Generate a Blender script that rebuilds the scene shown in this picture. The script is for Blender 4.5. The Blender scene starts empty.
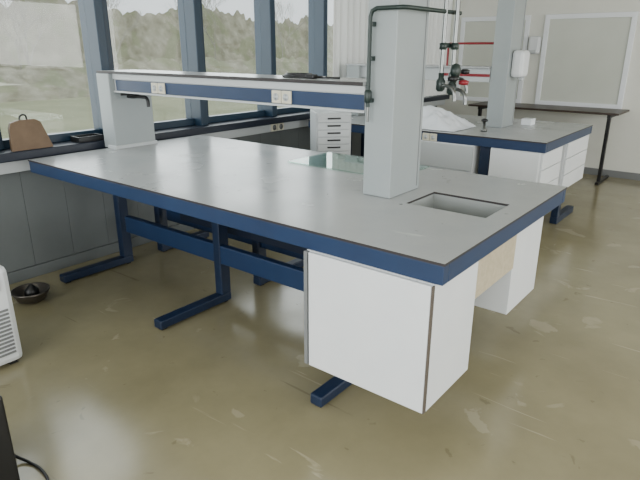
import bpy, bmesh, math, random
from mathutils import Vector, Matrix, noise
random.seed(4)
S=bpy.context.scene
# ---------------------------------------------------------------- materials
def srgb(r,g,b):
    def c(v):
        v/=255.; return v/12.92 if v<=.04045 else ((v+.055)/1.055)**2.4
    return (c(r),c(g),c(b),1)
def mat(name,col,rough=.5,metal=0,noise_amt=0,scale=8,col2=None,bump=0,bscale=60,spec=.5,rn=0,spots=None):
    m=bpy.data.materials.new(name); m.use_nodes=True
    nt=m.node_tree; b=nt.nodes['Principled BSDF']
    b.inputs['Base Color'].default_value=col; b.inputs['Roughness'].default_value=rough
    b.inputs['Metallic'].default_value=metal; b.inputs['Specular IOR Level'].default_value=spec
    tc=nt.nodes.new('ShaderNodeTexCoord')
    if col2:
        n=nt.nodes.new('ShaderNodeTexNoise'); n.inputs['Scale'].default_value=scale; n.inputs['Detail'].default_value=6
        n.inputs['Roughness'].default_value=.6
        r=nt.nodes.new('ShaderNodeValToRGB'); r.color_ramp.elements[0].position=.35; r.color_ramp.elements[1].position=.68
        r.color_ramp.elements[0].color=col; r.color_ramp.elements[1].color=col2
        nt.links.new(tc.outputs['Object'],n.inputs['Vector']); nt.links.new(n.outputs['Fac'],r.inputs[0]); out=r.outputs[0]
        for s in (spots or []):
            sc,pos,scol,amt=s[:4]
            n3=nt.nodes.new('ShaderNodeTexNoise'); n3.inputs['Scale'].default_value=sc; n3.inputs['Detail'].default_value=5; n3.inputs['Distortion'].default_value=.8
            r3=nt.nodes.new('ShaderNodeValToRGB'); r3.color_ramp.elements[0].position=pos; r3.color_ramp.elements[1].position=pos+.035
            r3.color_ramp.elements[0].color=(0,0,0,1); r3.color_ramp.elements[1].color=(amt,amt,amt,1)
            mx=nt.nodes.new('ShaderNodeMixRGB'); mx.inputs[2].default_value=scol
            if len(s)>4:
                mp=nt.nodes.new('ShaderNodeMapping'); mp.inputs['Rotation'].default_value=(0,0,s[4]); mp.inputs['Scale'].default_value=(1,.09,1)
                nt.links.new(tc.outputs['Object'],mp.inputs['Vector']); nt.links.new(mp.outputs[0],n3.inputs['Vector'])
            else: nt.links.new(tc.outputs['Object'],n3.inputs['Vector'])
            nt.links.new(n3.outputs['Fac'],r3.inputs[0])
            nt.links.new(r3.outputs[0],mx.inputs[0]); nt.links.new(out,mx.inputs[1]); out=mx.outputs[0]
        nt.links.new(out,b.inputs['Base Color'])
        if rn:
            mr=nt.nodes.new('ShaderNodeMapRange'); mr.inputs['From Min'].default_value=.3; mr.inputs['From Max'].default_value=.7
            mr.inputs['To Min'].default_value=rough-rn; mr.inputs['To Max'].default_value=rough+rn
            n2=nt.nodes.new('ShaderNodeTexNoise'); n2.inputs['Scale'].default_value=2.3; n2.inputs['Detail'].default_value=8
            nt.links.new(tc.outputs['Object'],n2.inputs['Vector']); nt.links.new(n2.outputs['Fac'],mr.inputs['Value']); nt.links.new(mr.outputs[0],b.inputs['Roughness'])
    if bump:
        n=nt.nodes.new('ShaderNodeTexNoise'); n.inputs['Scale'].default_value=bscale; n.inputs['Detail'].default_value=4
        bp=nt.nodes.new('ShaderNodeBump'); bp.inputs['Strength'].default_value=bump; bp.inputs['Distance'].default_value=.01
        nt.links.new(tc.outputs['Object'],n.inputs['Vector']); nt.links.new(n.outputs['Fac'],bp.inputs['Height']); nt.links.new(bp.outputs[0],b.inputs['Normal'])
    return m
M={}
M['top']=mat('worktop_laminate',srgb(164,167,168),.25,col2=srgb(171,173,173),scale=4,rn=.04,spots=[(14,.71,srgb(60,56,54),.8),(4.5,.66,srgb(146,147,146),.5),(11,.70,srgb(205,206,205),.5,.6)])
M['edge']=mat('worktop_edge_dark',srgb(40,34,34),.5)
M['blue']=mat('blue_steel',srgb(22,44,76),.42,col2=srgb(26,50,84),scale=3)
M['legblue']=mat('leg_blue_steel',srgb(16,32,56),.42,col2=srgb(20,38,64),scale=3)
M['navy']=mat('navy_steel',srgb(15,24,40),.45)
M['white']=mat('white_laminate',srgb(214,217,219),.42,col2=srgb(220,222,223),scale=3)
M['gable']=mat('grey_gable',srgb(116,118,118),.5)
M['seam']=mat('dark_seam',srgb(84,76,68),.6)
M['beige']=mat('raw_chipboard',srgb(178,166,140),.6,col2=srgb(192,180,154),scale=40)
M['grey']=mat('pillar_grey',srgb(146,153,154),.45,col2=srgb(153,159,159),scale=2)
M['lgrey']=mat('light_grey_metal',srgb(182,186,187),.45)
M['wall']=mat('painted_wall',srgb(214,214,204),.8,col2=srgb(220,220,211),scale=2,bump=.05)
M['clad']=mat('grey_cladding',srgb(98,103,103),.6,col2=srgb(104,109,109),scale=3)
M['frame']=mat('blue_window_frame',srgb(20,44,62),.4)
M['dframe']=mat('dark_window_rail',srgb(18,26,40),.4)
M['floor']=mat('beige_resin_floor',srgb(130,123,96),.18,col2=srgb(145,138,109),scale=1.6,rn=.06,spec=.65,spots=[(3.5,.65,srgb(172,166,142),.4),(9,.68,srgb(92,84,62),.4),(14,.68,srgb(185,178,152),.4,.9),(11,.70,srgb(90,82,62),.4,-.5)])
M['ceil']=mat('ceiling_tiles',srgb(225,225,222),.9)
M['sock']=mat('cream_plastic',srgb(205,200,180),.4)
M['black']=mat('black_plastic',srgb(16,16,18),.4)
M['chrome']=mat('worn_chrome',srgb(120,122,120),.3,1)
M['dgreen']=mat('green_black_paint',srgb(24,40,36),.4)
M['red']=mat('red_paint',srgb(130,22,34),.4)
M['tan']=mat('tan_plywood',srgb(98,78,58),.55,col2=srgb(110,89,68),scale=12)
M['sink']=mat('stoneware_sink',srgb(150,154,152),.35)
M['curt']=mat('white_curtain',srgb(232,234,232),.9)
M['wframe']=mat('white_frame',srgb(228,231,234),.4)
M['pane']=mat('frosted_pane',srgb(196,199,188),.22,col2=srgb(206,208,198),scale=.9)
M['dtop']=mat('dark_table_top',srgb(56,42,34),.4)
M['paper']=mat('white_paper',srgb(228,232,237),.7)
M['hedge']=mat('hedge',srgb(134,130,108),.95,col2=srgb(180,176,158),scale=.9,spots=[(.35,.52,srgb(140,146,112),.6)])
M['grass']=mat('grass_field',srgb(146,150,118),.95,col2=srgb(166,166,134),scale=.4)
M['bark']=mat('bark',srgb(166,162,152),.9)
M['steel']=mat('grey_steel_bowl',srgb(100,95,90),.35,.8)
M['bluep']=mat('blue_plastic',srgb(30,80,150),.4)
def glassmat(name,tint,lo,hi):
    m=bpy.data.materials.new(name); m.use_nodes=True; nt=m.node_tree
    for n in list(nt.nodes): nt.nodes.remove(n)
    o=nt.nodes.new('ShaderNodeOutputMaterial'); t=nt.nodes.new('ShaderNodeBsdfTransparent'); g=nt.nodes.new('ShaderNodeBsdfGlossy'); mx=nt.nodes.new('ShaderNodeMixShader')
    fr=nt.nodes.new('ShaderNodeLayerWeight'); fr.inputs[0].default_value=.5
    pw=nt.nodes.new('ShaderNodeMath'); pw.operation='POWER'; pw.inputs[1].default_value=4
    mr=nt.nodes.new('ShaderNodeMapRange'); mr.inputs['To Min'].default_value=lo; mr.inputs['To Max'].default_value=hi
    t.inputs[0].default_value=tint; g.inputs['Roughness'].default_value=.02
    nt.links.new(fr.outputs['Facing'],pw.inputs[0]); nt.links.new(pw.outputs[0],mr.inputs['Value'])
    nt.links.new(mr.outputs[0],mx.inputs[0]); nt.links.new(t.outputs[0],mx.inputs[1]); nt.links.new(g.outputs[0],mx.inputs[2]); nt.links.new(mx.outputs[0],o.inputs[0])
    return m
M['glass']=glassmat('window_glass',(.92,.93,.92,1),.04,.6)
M['gplate']=glassmat('greenish_glass',(.84,.94,.90,1),.06,.7)
# ---------------------------------------------------------------- mesh helpers
def link(ob,parent):
    S.collection.objects.link(ob)
    if parent is not None:
        ob.parent=parent; ob.matrix_parent_inverse=Matrix.Translation(-parent.location)
    return ob
def grp(name,loc=(0,0,0)):
    e=bpy.data.objects.new(name,None); e.location=loc; e.empty_display_size=.1; S.collection.objects.link(e); return e
def bxb(bm,x0,x1,y0,y1,z0,z1):
    v=[bm.verts.new(p) for p in [(x0,y0,z0),(x1,y0,z0),(x1,y1,z0),(x0,y1,z0),(x0,y0,z1),(x1,y0,z1),(x1,y1,z1),(x0,y1,z1)]]
    for f in [(3,2,1,0),(4,5,6,7),(0,1,5,4),(1,2,6,5),(2,3,7,6),(3,0,4,7)]: bm.faces.new([v[i] for i in f])
def boxes(parent,name,lst,m,bev=.003,rot=None):
    bm=bmesh.new()
    for b in lst: bxb(bm,*b)
    if bev: bmesh.ops.bevel(bm,geom=bm.edges[:],offset=bev,segments=2,affect='EDGES',profile=.5)
    me=bpy.data.meshes.new(name); bm.to_mesh(me); bm.free()
    me.materials.append(M[m]); ob=bpy.data.objects.new(name,me); return link(ob,parent)
def box(parent,name,x0,x1,y0,y1,z0,z1,m,bev=.003): return boxes(parent,name,[(x0,x1,y0,y1,z0,z1)],m,bev)
def mesh(parent,name,verts,faces,m,smooth=False):
    me=bpy.data.meshes.new(name); me.from_pydata(verts,[],faces); me.update(); me.materials.append(M[m])
    if smooth:
        for p in me.polygons: p.use_smooth=True
    return link(bpy.data.objects.new(name,me),parent)
def tube(parent,name,pts,r,m,res=4,smoothc=False):
    cu=bpy.data.curves.new(name,'CURVE'); cu.dimensions='3D'; cu.bevel_depth=r; cu.bevel_resolution=res; cu.use_fill_caps=True
    s=cu.splines.new('BEZIER' if smoothc else 'POLY')
    if smoothc:
        s.bezier_points.add(len(pts)-1)
        for b,p in zip(s.bezier_points,pts): b.co=p; b.handle_left_type=b.handle_right_type='AUTO'
    else:
        s.points.add(len(pts)-1)
        for b,p in zip(s.points,pts): b.co=(*p,1)
    ob=bpy.data.objects.new(name,cu); cu.materials.append(M[m])
    S.collection.objects.link(ob); dg=bpy.context.evaluated_depsgraph_get(); me=bpy.data.meshes.new_from_object(ob.evaluated_get(dg))
    bpy.data.objects.remove(ob); me.name=name
    for p in me.polygons: p.use_smooth=True
    return link(bpy.data.objects.new(name,me),parent)
def lathe(parent,name,prof,c,m,seg=24,axis='Z'):
    vs=[];fs=[]
    for r,h in prof:
        for i in range(seg):
            a=2*math.pi*i/seg
            if axis=='Z': vs.append((c[0]+r*math.cos(a),c[1]+r*math.sin(a),c[2]+h))
            elif axis=='X': vs.append((c[0]+h,c[1]+r*math.cos(a),c[2]+r*math.sin(a)))
            else: vs.append((c[0]+r*math.sin(a),c[1]+h,c[2]+r*math.cos(a)))
    for j in range(len(prof)-1):
        for i in range(seg):
            k=(i+1)%seg; fs.append((j*seg+i,j*seg+k,(j+1)*seg+k,(j+1)*seg+i))
    fs.append(tuple(range(seg))[::-1]); fs.append(tuple((len(prof)-1)*seg+i for i in range(seg)))
    ob=mesh(parent,name,vs,fs,m,True)
    return ob
def slab_hole(parent,name,xs,ys,z0,z1,hole,mt,me_):
    vs=[];idx={}
    for k,z in enumerate((z0,z1)):
        for i,x in enumerate(xs):
            for j,y in enumerate(ys): idx[i,j,k]=len(vs); vs.append((x,y,z))
    fs=[];mi=[]
    nx,ny=len(xs)-1,len(ys)-1
    def solid(i,j): return 0<=i<nx and 0<=j<ny and not(hole and (i,j)==(1,1))
    for i in range(nx):
        for j in range(ny):
            if not solid(i,j): continue
            fs.append((idx[i,j,1],idx[i+1,j,1],idx[i+1,j+1,1],idx[i,j+1,1])); mi.append(0)
            fs.append((idx[i,j+1,0],idx[i+1,j+1,0],idx[i+1,j,0],idx[i,j,0])); mi.append(1)
            for di,dj,a,b in [(-1,0,(i,j+1),(i,j)),(1,0,(i+1,j),(i+1,j+1)),(0,-1,(i,j),(i+1,j)),(0,1,(i+1,j+1),(i,j+1))]:
                if not solid(i+di,j+dj):
                    fs.append((idx[(*a,0)],idx[(*b,0)],idx[(*b,1)],idx[(*a,1)])); mi.append(1)
    me=bpy.data.meshes.new(name); me.from_pydata(vs,[],fs); me.materials.append(M[mt]); me.materials.append(M[me_])
    for p,q in zip(me.polygons,mi): p.material_index=q
    me.update(); return link(bpy.data.objects.new(name,me),parent)
def socket(parent,x,y,z,n=2,w=.068):
    for k in range(n):
        yy=y+k*(w+.004)
        box(parent,'outlet_plate',x-.012,x,yy,yy+w,z-.034,z+.034,'sock',.004)
        lathe(parent,'outlet_recess',[(.020,-.001),(.020,0),(.019,.0015),(.001,.0015)],(x-.0135,yy+w/2,z),'lgrey',20,'X')
        for dz in(-.009,.009): box(parent,'outlet_pin_hole',x-.0145,x-.012,yy+w/2-.003,yy+w/2+.003,z+dz-.003,z+dz+.003,'black',0)
# ---------------------------------------------------------------- room shell
WY=3.27; WX=6.46; X0=-4.5; Y0=-4.6; H=2.75
box(None,'floor',X0-.2,WX+.2,Y0-.2,WY+.2,-.12,0,'floor',0)
box(None,'ceiling',X0-.2,WX+.2,Y0-.2,WY+.2,H,H+.1,'ceil',0)
boxes(None,'wall_north',[(X0,WX,WY,WY+.2,0,.91),(X0,WX,WY,WY+.2,2.5,H),(6.1,WX,WY,WY+.2,.91,2.5)],'wall',0)
boxes(None,'wall_east',[(WX,WX+.2,Y0,WY+.2,0,H)],'wall',0)
boxes(None,'wall_south',[(X0,WX,Y0-.2,Y0,0,.9),(X0,WX,Y0-.2,Y0,2.5,H),(X0,X0+.4,Y0-.2,Y0,.9,2.5),(WX-.4,WX,Y0-.2,Y0,.9,2.5)],'wall',0)
boxes(None,'wall_west',[(X0-.2,X0,Y0,WY,0,.8),(X0-.2,X0,Y0,WY,2.5,H),(X0-.2,X0,Y0,Y0+.4,.8,2.5),(X0-.2,X0,WY-.4,WY,.8,2.5)],'wall',0)
cl=[]
x=X0+.02
while x<WX-.20:
    cl.append((x,x+.2975,WY-.03,WY-.001,.09,.80)); x+=.30
boxes(None,'trim_1',cl,'clad',.001)
box(None,'baseboard_north',X0,WX-.02,WY-.035,WY-.001,0,.085,'clad',.002)
box(None,'baseboard_east',WX-.012,WX,Y0,WY-.04,0,.09,'gable',.002)
box(None,'trim_2',X0,WX-.02,WY-.10,WY-.001,.80,.885,'lgrey',.004)
box(None,'window_sill',X0,WX-.02,WY-.17,WY+.02,.888,.95,'dframe',.006)
posts=[-4.4+.0]+[ .70-.9*k for k in range(5,0,-1)]+[.70,1.61,2.535,3.375,4.28,5.18,6.05]
posts=sorted(posts)
for k in range(len(posts)-1):
    a,b=posts[k],posts[k+1]
    w=grp('window_%d'%(k+1),(a,WY,1.))
    boxes(w,'mullion',[(a,a+.07,WY-.10,WY+.12,.95,2.5)],'frame',.006)
    boxes(w,'mullion_channel',[(a+.082,a+.15,WY-.03,WY+.10,.95,2.5)],'frame',.006)
    boxes(w,'rails',[(a+.15,b,WY+.0,WY+.07,.95,1.01),(a+.15,b,WY+.0,WY+.07,2.44,2.5)],'frame',.005)
    box(w,'pane',a+.15,b,WY+.030,WY+.036,1.005,2.45,'glass',0)
tr=grp('wall_outlet',(2.6,WY-.1,.84))
for i in range(2):
    box(tr,'plate',2.50+.1*i,2.59+.1*i,WY-.112,WY-.101,.805,.88,'sock',.003)
    lathe(tr,'recess',[(.028,-.002),(.026,0),(.02,.001)],(2.545+.1*i,WY-.112,.843),'gable',20,'Y')
# ---------------------------------------------------------------- exterior
g=box(None,'exterior_ground',-60,80,WY+.3,90,-1.2,-1.0,'grass',0)
tl=grp('tree_line',(10,25,-1))
def hedge(name,y,x0,x1,h,seed,amp):
    vs=[];fs=[];nx,nz=600,14
    for i in range(nx+1):
        xx=x0+(x1-x0)*i/nx; hh=h+amp*.6*noise.noise((xx*.10,seed,0))+amp*.35*noise.noise((xx*.5,seed,3))+amp*.3*noise.noise((xx*1.7,seed,8))
        for j in range(nz+1):
            z=-1+(hh+1)*j/nz
            vs.append((xx,y+.5*noise.noise((xx*.3,z*.4,seed))+(j/nz)*2.5,z))
    for i in range(nx):
        for j in range(nz):
            a=i*(nz+1)+j; fs.append((a,a+nz+1,a+nz+2,a+1))
    return mesh(tl,name,vs,fs,'hedge',True)
hedge('hedge_near',30,-40,70,.9,1.3,.8)
hedge('hedge_far',50,-60,90,5.6,7.7,2.2)
def tree(name,x,y,h,seed):
    rnd=random.Random(seed)
    segs=[]
    def br(p,d,l,r,lv):
        q=p+d*l; segs.append((p,q,r,r*.7))
        if lv==0: return
        for k in range(3 if lv>1 else 4):
            nd=(d+Vector((rnd.uniform(-.75,.75),rnd.uniform(-.75,.75),rnd.uniform(-.1,.5)))).normalized()
            br(p+d*l*rnd.uniform(.6,1),nd,l*rnd.uniform(.6,.8),r*.55,lv-1)
    br(Vector((x,y,-1)),Vector((0,0,1)),h*.3,.09,6)
    vs=[];fs=[]
    for p,q,r0,r1 in segs:
        d=(q-p).normalized(); u=d.orthogonal().normalized(); v=d.cross(u); b=len(vs)
        for c,r in((p,r0),(q,r1)):
            for i in range(3):
                a=math.pi*2/3*i; vs.append(c+u*math.cos(a)*r+v*math.sin(a)*r)
        for i in range(3): fs.append((b+i,b+(i+1)%3,b+3+(i+1)%3,b+3+i))
    mesh(tl,name,vs,fs,'bark')
for i,(tx,ty,th) in enumerate([(2,36,8),(9,38,9),(15,35,8),(22,37,9),(-1.5,41,10),(30,38,10),(12,44,10),(5.5,43,10),(19,45,11),(37,43,11),(26,44,10),(48,44,10)]): tree('bare_tree',tx,ty,th,i)
# ---------------------------------------------------------------- lab benches
def bench(ox,oy,L,sink=True,main=True):
    e=grp('lab_bench',(ox+.73,oy+L/2,0)); W=1.468
    def B(name,x0,x1,y0,y1,z0,z1,m,bev=.003): return box(e,name,ox+x0,ox+x1,oy+y0,oy+y1,z0,z1,m,bev)
    def BB(name,l,m,bev=.003): return boxes(e,name,[(ox+a,ox+b,oy+c,oy+d,z,w) for a,b,c,d,z,w in l],m,bev)
    slab_hole(e,'worktop',[ox,ox+.62,ox+.91,ox+W],[oy,oy+.11,oy+.51,oy+L],.890,.9,sink,'top','edge')
    BB('apron',[(.003,.046,.003,L-.003,.815,.8895),(W-.046,W-.003,.003,L-.003,.815,.8895),(.047,W-.047,.003,.046,.815,.8895),(.047,W-.047,L-.046,L-.003,.815,.8895)],'blue',.003)
    legs=[.585,1.80,2.92] if main else [1.62,L-.14]
    for i,y in enumerate(legs):
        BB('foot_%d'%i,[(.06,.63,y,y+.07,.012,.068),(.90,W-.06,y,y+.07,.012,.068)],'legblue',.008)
        BB('glides_%d'%i,[(.075,.115,y+.015,y+.055,0,.013),(.58,.61,y+.015,y+.055,0,.013),(.92,.96,y+.015,y+.055,0,.013),(W-.115,W-.075,y+.015,y+.055,0,.013)],'black',.002)
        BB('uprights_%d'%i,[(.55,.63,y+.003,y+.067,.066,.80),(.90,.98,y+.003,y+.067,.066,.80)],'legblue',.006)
        BB('bracket_%d'%i,[(.05,W-.05,y+.006,y+.064,.80,.879)],'navy',.004)
    BB('rails',[(.555,.605,legs[0]+.072,L-.17,.285,.41),(.93,.97,legs[0]+.072,L-.17,.29,.40)],'blue',.006)
    BB('modesty_panel',[(.70,.72,.66,L-.65,.44,.81)],'navy',.003)
    if sink:
        BB('sink_basin',[(.60,.62,.09,.53,.64,.8895),(.91,.93,.09,.53,.64,.8895),(.62,.91,.09,.11,.64,.8895),(.62,.91,.51,.53,.64,.8895),(.60,.93,.09,.53,.62,.64)],'sink',.003)
        lathe(e,'sink_drain',[(.03,.0),(.03,.004),(.02,.004),(.018,.001)],(ox+.765,oy+.3,.64),'chrome')
    return e,B,BB
b1,B,BB=bench(0,0,3.034)
B('cabinet_body',-.001,.38,.028,.618,.285,.8145,'white',.002)
B('cabinet_door',-.022,-.003,.034,.592,.285,.813,'white',.002)
B('cabinet_edge_strip',-.021,-.003,.028,.0325,.285,.813,'seam',.0005)
B('cabinet_gable',-.022,-.003,.600,.618,.285,.813,'gable',.001)
B('cabinet_body_far',1.0,1.43,.09,.66,.285,.8145,'white',.002)
B('cabinet_door_far',1.433,1.45,.10,.65,.287,.813,'white',.002)
B('sink_panel',.384,.997,.085,.105,.55,.8145,'beige',.001)
# reagent shelf
sh=grp('reagent_shelf',(.77,1.9,1.3))
box(sh,'shelf_board',.615,.935,.775,3.10,1.435,1.452,'top',.002)
box(sh,'shelf_edge',.611,.6145,.775,3.10,1.435,1.452,'edge',.0005)
box(sh,'channel',.64,.91,.775,2.93,1.312,1.433,'lgrey',.004)
box(sh,'blue_fascia',.632,.639,.778,2.90,1.320,1.392,'blue',.002)
box(sh,'fascia_lip',.628,.639,.775,2.93,1.396,1.434,'lgrey',.003)
box(sh,'fascia_lower_lip',.628,.639,.775,2.93,1.306,1.318,'lgrey',.002)
socket(sh,.632,2.33,1.356,2); socket(sh,.632,1.24,1.356,2)
box(sh,'support_box',.60,.945,2.935,3.09,.901,1.434,'grey',.005)
box(sh,'support_base',.59,.955,2.925,3.03,.9,.925,'lgrey',.003)
tube(sh,'bench_tap',[(.74,2.93,1.27),(.74,2.88,1.27),(.74,2.76,1.275),(.74,2.70,1.265),(.74,2.69,1.21)],.012,'black',4,True)
lathe(sh,'tap_handle',[(.004,0),(.028,.003),(.030,.016),(.02,.022)],(.74,2.84,1.28),'black')
tube(sh,'tap_lever',[(.62,2.84,1.295),(.86,2.84,1.295)],.008,'black')
cb=grp('coiled_cable',(.75,1.35,1.452))
for k in range(3):
    tube(cb,'loop_%d'%k,[(.76+.05*math.cos(a*.5+k),1.30+.11*math.sin(a*.5+k)*(1-.15*k),1.459+.006*k) for a in range(13)],.006,'black',3,True)
box(cb,'plug',.70,.74,1.15,1.21,1.4525,1.475,'black',.006)
tube(cb,'lead',[(.74,1.24,1.459),(.78,1.16,1.459),(.74,1.08,1.459),(.76,1.02,1.459)],.006,'black',3,True)
def column(ox,oy):
    e=grp('service_column',(ox+.78,oy+.69,.9))
    box(e,'shaft',ox+.635,ox+.93,oy+.613,oy+.773,.901,H,'grey',.004)
    box(e,'seam_strip',ox+.90,ox+.906,oy+.611,oy+.6125,.92,H-.02,'gable',0)
    return e
column(0,0)
# bench 2
b2,B2,BB2=bench(2.93,.56,2.47,sink=False,main=False)
B2('cabinet_body',.0,.55,.03,.45,.385,.8145,'white',.002)
B2('cabinet_door',-.018,-.002,.035,.445,.385,.813,'white',.002)
for k in range(3):
    B2('drawer_front_%d'%k,.01,.54,.012,.028,.388+.142*k,.524+.142*k,'white',.003)
B2('cabinet_far',.70,1.44,.03,.60,.36,.8145,'white',.002)
for k in range(3):
    B2('drawer_end_%d'%k,.71,1.43,.012,.028,.365+.15*k,.508+.15*k,'white',.003)
    B2('drawer_far_%d'%k,1.442,1.455,.04,.59,.365+.15*k,.508+.15*k,'lgrey',.003)
B2('end_foot',.85,1.42,.05,.12,.0,.065,'legblue',.006)
B2('end_upright',.85,.93,.053,.117,.064,.362,'legblue',.004)
B2('panel_support',.03,.09,.47,.56,.10,.8145,'legblue',.004)
B2('panel_foot',.03,.50,.48,.55,.0,.098,'legblue',.004)
B2('cabinet_long',.0,.5,.60,1.45,.35,.8145,'white',.002)
for k in range(2):
    B2('drawer_row_%d'%k,-.018,-.002,.605,1.445,.36+.23*k,.58+.225*k,'lgrey',.003)
socket(b2,2.93+.003,1.84,.850,2,.07); socket(b2,2.93+.003,1.52,.850,2,.07)
column(2.93,.56)
s2=grp('reagent_shelf',(3.7,2.2,1.3))
box(s2,'shelf_board',3.545,3.865,1.34,3.0,1.435,1.452,'top',.002)
box(s2,'channel',3.57,3.84,1.34,2.95,1.312,1.433,'lgrey',.004)
box(s2,'red_strip',3.56,3.568,1.34,1.85,1.36,1.385,'red',.002)
box(s2,'support_box',3.53,3.875,2.80,2.97,.901,1.434,'grey',.005)
tube(s2,'red_pipe',[(3.64,1.336,1.66),(3.64,1.80,1.66),(3.64,1.82,1.64),(3.64,1.82,1.452)],.011,'red')
# ---------------------------------------------------------------- pipes around column 1
p=grp('gas_pipework',(.62,.7,1.5))
tube(p,'drop_pipe',[(.60,.735,1.34),(.60,.735,1.74),(.60,.725,1.765),(.60,.70,1.775),(.60,.60,1.775),(.60,.565,1.775),(.63,.555,1.775),(1.15,.555,1.775)],.010,'dgreen',4)
tube(p,'nozzle',[(.60,.735,1.27),(.60,.735,1.345)],.007,'chrome')
for z in(1.36,1.55,1.70): box(p,'pipe_clip',.60,.634,.722,.748,z,z+.02,'dgreen',.003)
lathe(p,'valve_body',[(.012,0),(.018,.01),(.018,.05),(.012,.06)],(.60,.735,1.36),'dgreen')
for i,(xx,yy,zb) in enumerate([(.985,.555,1.42),(1.06,.53,1.40),(1.13,.56,1.45)]):
    tube(p,'riser_%d'%i,[(xx,yy,zb),(xx,yy,2.74)],.011,'chrome')
    lathe(p,'tap_body_%d'%i,[(.012,0),(.022,.01),(.024,.05),(.014,.065),(.014,.09)],(xx,yy,zb-.02),'dgreen')
    tube(p,'tap_spout_%d'%i,[(xx,yy,zb),(xx-.03,yy-.05,zb+.01),(xx-.04,yy-.09,zb-.01),(xx-.04,yy-.10,zb-.06)],.009,'chrome',4,True)
    lathe(p,'tap_knob_%d'%i,[(.005,0),(.024,.004),(.026,.02),(.012,.026)],(xx+.01,yy-.06,zb+.03),'red' if i==1 else 'black')
    for z in(1.60,1.86): lathe(p,'coupling',[(.011,0),(.019,.003),(.019,.03),(.011,.033)],(xx,yy,z),'dgreen')
lathe(p,'regulator',[(.01,-.02),(.032,-.014),(.036,0),(.032,.014),(.01,.02)],(1.03,.50,1.50),'dgreen',24,'Y')
tube(p,'cross_pipe_0',[(.985,.555,1.62),(1.13,.56,1.62)],.012,'dgreen')
tube(p,'cross_pipe_1',[(.985,.555,1.88),(1.13,.56,1.88)],.012,'dgreen')
# ---------------------------------------------------------------- glass sheet
gl=grp('glass_sheet',(1.25,1.2,.9))
box(gl,'sheet',1.02,1.47,.83,1.63,.9005,.9085,'gplate',.001)
# ---------------------------------------------------------------- dispensers
d=grp('towel_dispenser',(3.72,1.14,1.6))
box(d,'body',3.62,3.80,1.06,1.172,1.36,1.60,'white',.03)
box(d,'spout',3.68,3.74,1.07,1.11,1.33,1.36,'lgrey',.008)
d=grp('soap_dispenser',(6.4,1.88,1.65))
box(d,'body',6.36,6.459,1.82,1.97,1.55,1.78,'white',.025)
box(d,'lever',6.34,6.36,1.85,1.94,1.56,1.60,'lgrey',.008)
for k,(ya,yb) in enumerate([(.70,1.80),(2.0,3.0)]):
    w=grp('notice_board',(6.44,(ya+yb)/2,1.5))
    t=.06
    boxes(w,'frame',[(6.42,6.459,ya,yb,.88,.88+t),(6.42,6.459,ya,yb,2.05-t,2.05),(6.42,6.459,ya,ya+t,.88+t,2.05-t),(6.42,6.459,yb-t,yb,.88+t,2.05-t)],'wframe',.004)
    box(w,'board',6.44,6.458,ya+t,yb-t,.88+t,2.05-t,'pane',0)
t=grp('side_table',(6.1,1.4,0))
box(t,'top',5.78,6.41,.60,2.5,.865,.89,'dtop',.004)
for y in(.70,2.35):
    boxes(t,'leg_frame',[(5.88,5.93,y,y+.04,.03,.865),(5.80,6.38,y,y+.04,0,.035),(5.86,6.38,y,y+.04,.82,.864)],'black',.004)
# ---------------------------------------------------------------- curtain
vs=[];fs=[];n=340
for i in range(n+1):
    xx=3.46+(6.35-3.46)*i/n; yy=WY-.145+.018*math.sin(xx*52)+.007*math.sin(xx*23)
    vs+=[(xx,yy,.965),(xx,yy,1.8),(xx,yy,2.62)]
for i in range(n):
    a=i*3; fs+=[(a,a+3,a+4,a+1),(a+1,a+4,a+5,a+2)]
cg=grp('curtain',(5,WY-.145,1))
mesh(cg,'cloth',vs,fs,'curt',True)
tube(cg,'rail',[(3.4,WY-.145,2.63),(6.4,WY-.145,2.63)],.012,'lgrey')
# ---------------------------------------------------------------- drawer unit in the aisle
f=grp('drawer_cabinet',(2.42,2.32,0))
box(f,'carcass',2.25,2.57,2.20,2.55,0,1.07,'lgrey',.005)
for k in range(16):
    z=.03+.064*k
    box(f,'drawer_%d'%k,2.263,2.557,2.186,2.20,z,z+.058,'lgrey',.003)
    box(f,'handle_%d'%k,2.35,2.47,2.178,2.186,z+.025,z+.040,'black',.002)
f.rotation_euler=(0,0,math.radians(-42))
# ---------------------------------------------------------------- things on sill
t=grp('plywood_box',(.07,3.14,.95))
ox=-.055
pr=[(-.13,0),(-.125,.15),(-.11,.185),(-.06,.20),(.05,.20),(.085,.18),(.115,.10),(.15,0)]
vs=[(.13+ox+a,3.112,.951+b) for a,b in pr]+[(.13+ox+a*.9,3.166,.951+b*.98) for a,b in pr]; n=len(pr)
fs=[tuple(range(n)),tuple(range(2*n-1,n-1,-1))]+[((i+1)%n,i,n+i,n+(i+1)%n) for i in range(n)]
mesh(t,'body',vs,fs,'tan')
tube(t,'handle',[(.09+ox,3.14,1.15),(.10+ox,3.14,1.175),(.13+ox,3.14,1.178),(.14+ox,3.14,1.15)],.006,'black',3,True)
t=grp('black_tray',(.52,3.18,.95))
boxes(t,'tray',[(.42,.62,3.12,3.24,.951,.958),(.42,.43,3.12,3.24,.958,.99),(.61,.62,3.12,3.24,.958,.99),(.43,.61,3.12,3.13,.958,.99),(.43,.61,3.23,3.24,.958,.99)],'black',.002)
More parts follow.
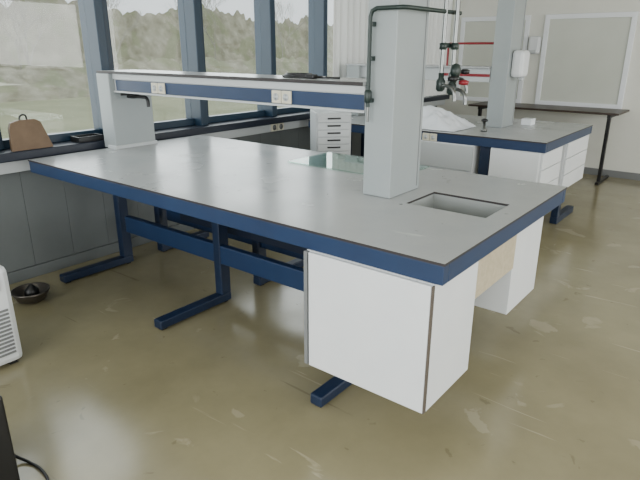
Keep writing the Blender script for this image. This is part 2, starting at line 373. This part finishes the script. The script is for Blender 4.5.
# ---------------------------------------------------------------- floor things at left
d=grp('dehumidifier',(-.78,2.32,0)); q=.025
box(d,'body',-1.02+q,-.62+q,2.10,2.53,.02,.555,'white',.03)
box(d,'top_cover',-1.0+q,-.64+q,2.12,2.51,.55,.59,'lgrey',.02)
boxes(d,'vent_slats',[(-.98+q,-.66+q,2.092,2.102,.08+.022*k,.09+.022*k) for k in range(12)],'gable',.001)
boxes(d,'side_slats',[(-.622+q,-.612+q,2.15,2.48,.08+.022*k,.09+.022*k) for k in range(12)],'gable',.001)
box(d,'control_panel',-.80+q,-.68+q,2.091,2.101,.44,.50,'bluep',.002)
boxes(d,'feet',[(-.99+q,-.95+q,2.13,2.17,0,.022),(-.69+q,-.65+q,2.13,2.17,0,.022),(-.99+q,-.95+q,2.46,2.50,0,.022),(-.69+q,-.65+q,2.46,2.50,0,.022)],'black',.002)
t=grp('metal_bowl',(-.21,2.84,0))
lathe(t,'bowl',[(.05,0),(.09,.02),(.115,.07),(.12,.085),(.112,.083),(.085,.025),(.02,.012)],(-.21,2.84,0),'steel',28)
lathe(t,'lump',[(.02,0),(.05,.01),(.045,.06),(.01,.10)],(-.20,2.85,.015),'black',12)
t=grp('computer_tower',(-1.2,1.3,0))
box(t,'case',-1.26,-1.035,1.18,1.6,.015,.42,'black',.01)
boxes(t,'feet',[(-1.24,-1.21,1.2,1.58,0,.016),(-1.08,-1.05,1.2,1.58,0,.016)],'navy',.001)
tube(t,'power_cable',[(-1.03,1.4,.10),(-.985,1.36,.03),(-.955,1.30,.008),(-.945,1.22,.008),(-.965,1.12,.008),(-1.03,1.02,.008)],.006,'black',3,True)
# ---------------------------------------------------------------- crumpled plastic on bench 2
t=grp('plastic_sheeting',(3.2,2.0,.9))
vs=[];fs=[];n=40
for i in range(n+1):
    for j in range(n+1):
        u=i/n; v=j/n; x=3.02+.50*u; y=1.40+.85*v
        e=min(u,1-u,v,1-v)*5; e=min(1,e)
        z=.904+e*(.08+.08*noise.noise((x*5,y*5,0))+.04*noise.noise((x*13,y*13,2))+.09*math.exp(-((u-.6)**2+(v-.5)**2)*12))
        vs.append((x+.02*noise.noise((x*9,y*9,5)),y+.02*noise.noise((x*9,y*9,9)),max(.902,z)))
for i in range(n):
    for j in range(n):
        a=i*(n+1)+j; fs.append((a,a+n+1,a+n+2,a+1))
mesh(t,'sheet',vs,fs,'paper',True)
t=grp('desk_tap',(3.25,1.28,.9))
lathe(t,'base',[(.03,0),(.03,.02),(.014,.03),(.012,.09)],(3.25,1.22,.9),'chrome')
lathe(t,'knob',[(.012,0),(.03,.005),(.03,.02),(.01,.03)],(3.25,1.22,.985),'black')
t=grp('carton',(3.95,1.2,.9))
box(t,'box',3.93,4.05,1.02,1.12,.9,.96,'paper',.003)
# ---------------------------------------------------------------- lighting
w=bpy.data.worlds.new('World'); S.world=w; w.use_nodes=True
nt=w.node_tree; bg=nt.nodes['Background']; bg.inputs[0].default_value=(.86,.92,.96,1); bg.inputs[1].default_value=1.75
def area(name,loc,rot,sx,sy,e,col=(1,1,1)):
    l=bpy.data.lights.new(name,'AREA'); l.shape='RECTANGLE'; l.size=sx; l.size_y=sy; l.energy=e; l.color=col
    o=bpy.data.objects.new(name,l); o.location=loc; o.rotation_euler=rot; S.collection.objects.link(o)
area('daylight_north',(1,WY+.35,1.75),(math.radians(-90),0,0),10,1.6,190,(.93,.98,1))
area('daylight_west',(X0-.25,-.6,1.7),(0,math.radians(-90),0),1.7,6.5,280,(.97,.99,1))
area('daylight_south',(2,Y0-.25,1.7),(math.radians(90),0,0),8.5,1.6,240,(1,.995,.97))
# ---------------------------------------------------------------- camera
yaw,pit,rol,fp=math.radians(38.30),math.radians(19.02),math.radians(.165),551.8
F=Vector((math.cos(yaw)*math.cos(pit),math.sin(yaw)*math.cos(pit),-math.sin(pit)))
R=Vector((math.sin(yaw),-math.cos(yaw),0)); U=R.cross(F)
R,U=R*math.cos(rol)+U*math.sin(rol),-R*math.sin(rol)+U*math.cos(rol)
cam=bpy.data.cameras.new('camera'); cam.sensor_width=36; cam.lens=fp/640*36; cam.clip_start=.05; cam.clip_end=300
co=bpy.data.objects.new('camera',cam); S.collection.objects.link(co)
m=Matrix((( R.x,U.x,-F.x,-1.657),(R.y,U.y,-F.y,-.760),(R.z,U.z,-F.z,1.598),(0,0,0,1)))
co.matrix_world=m; S.camera=co
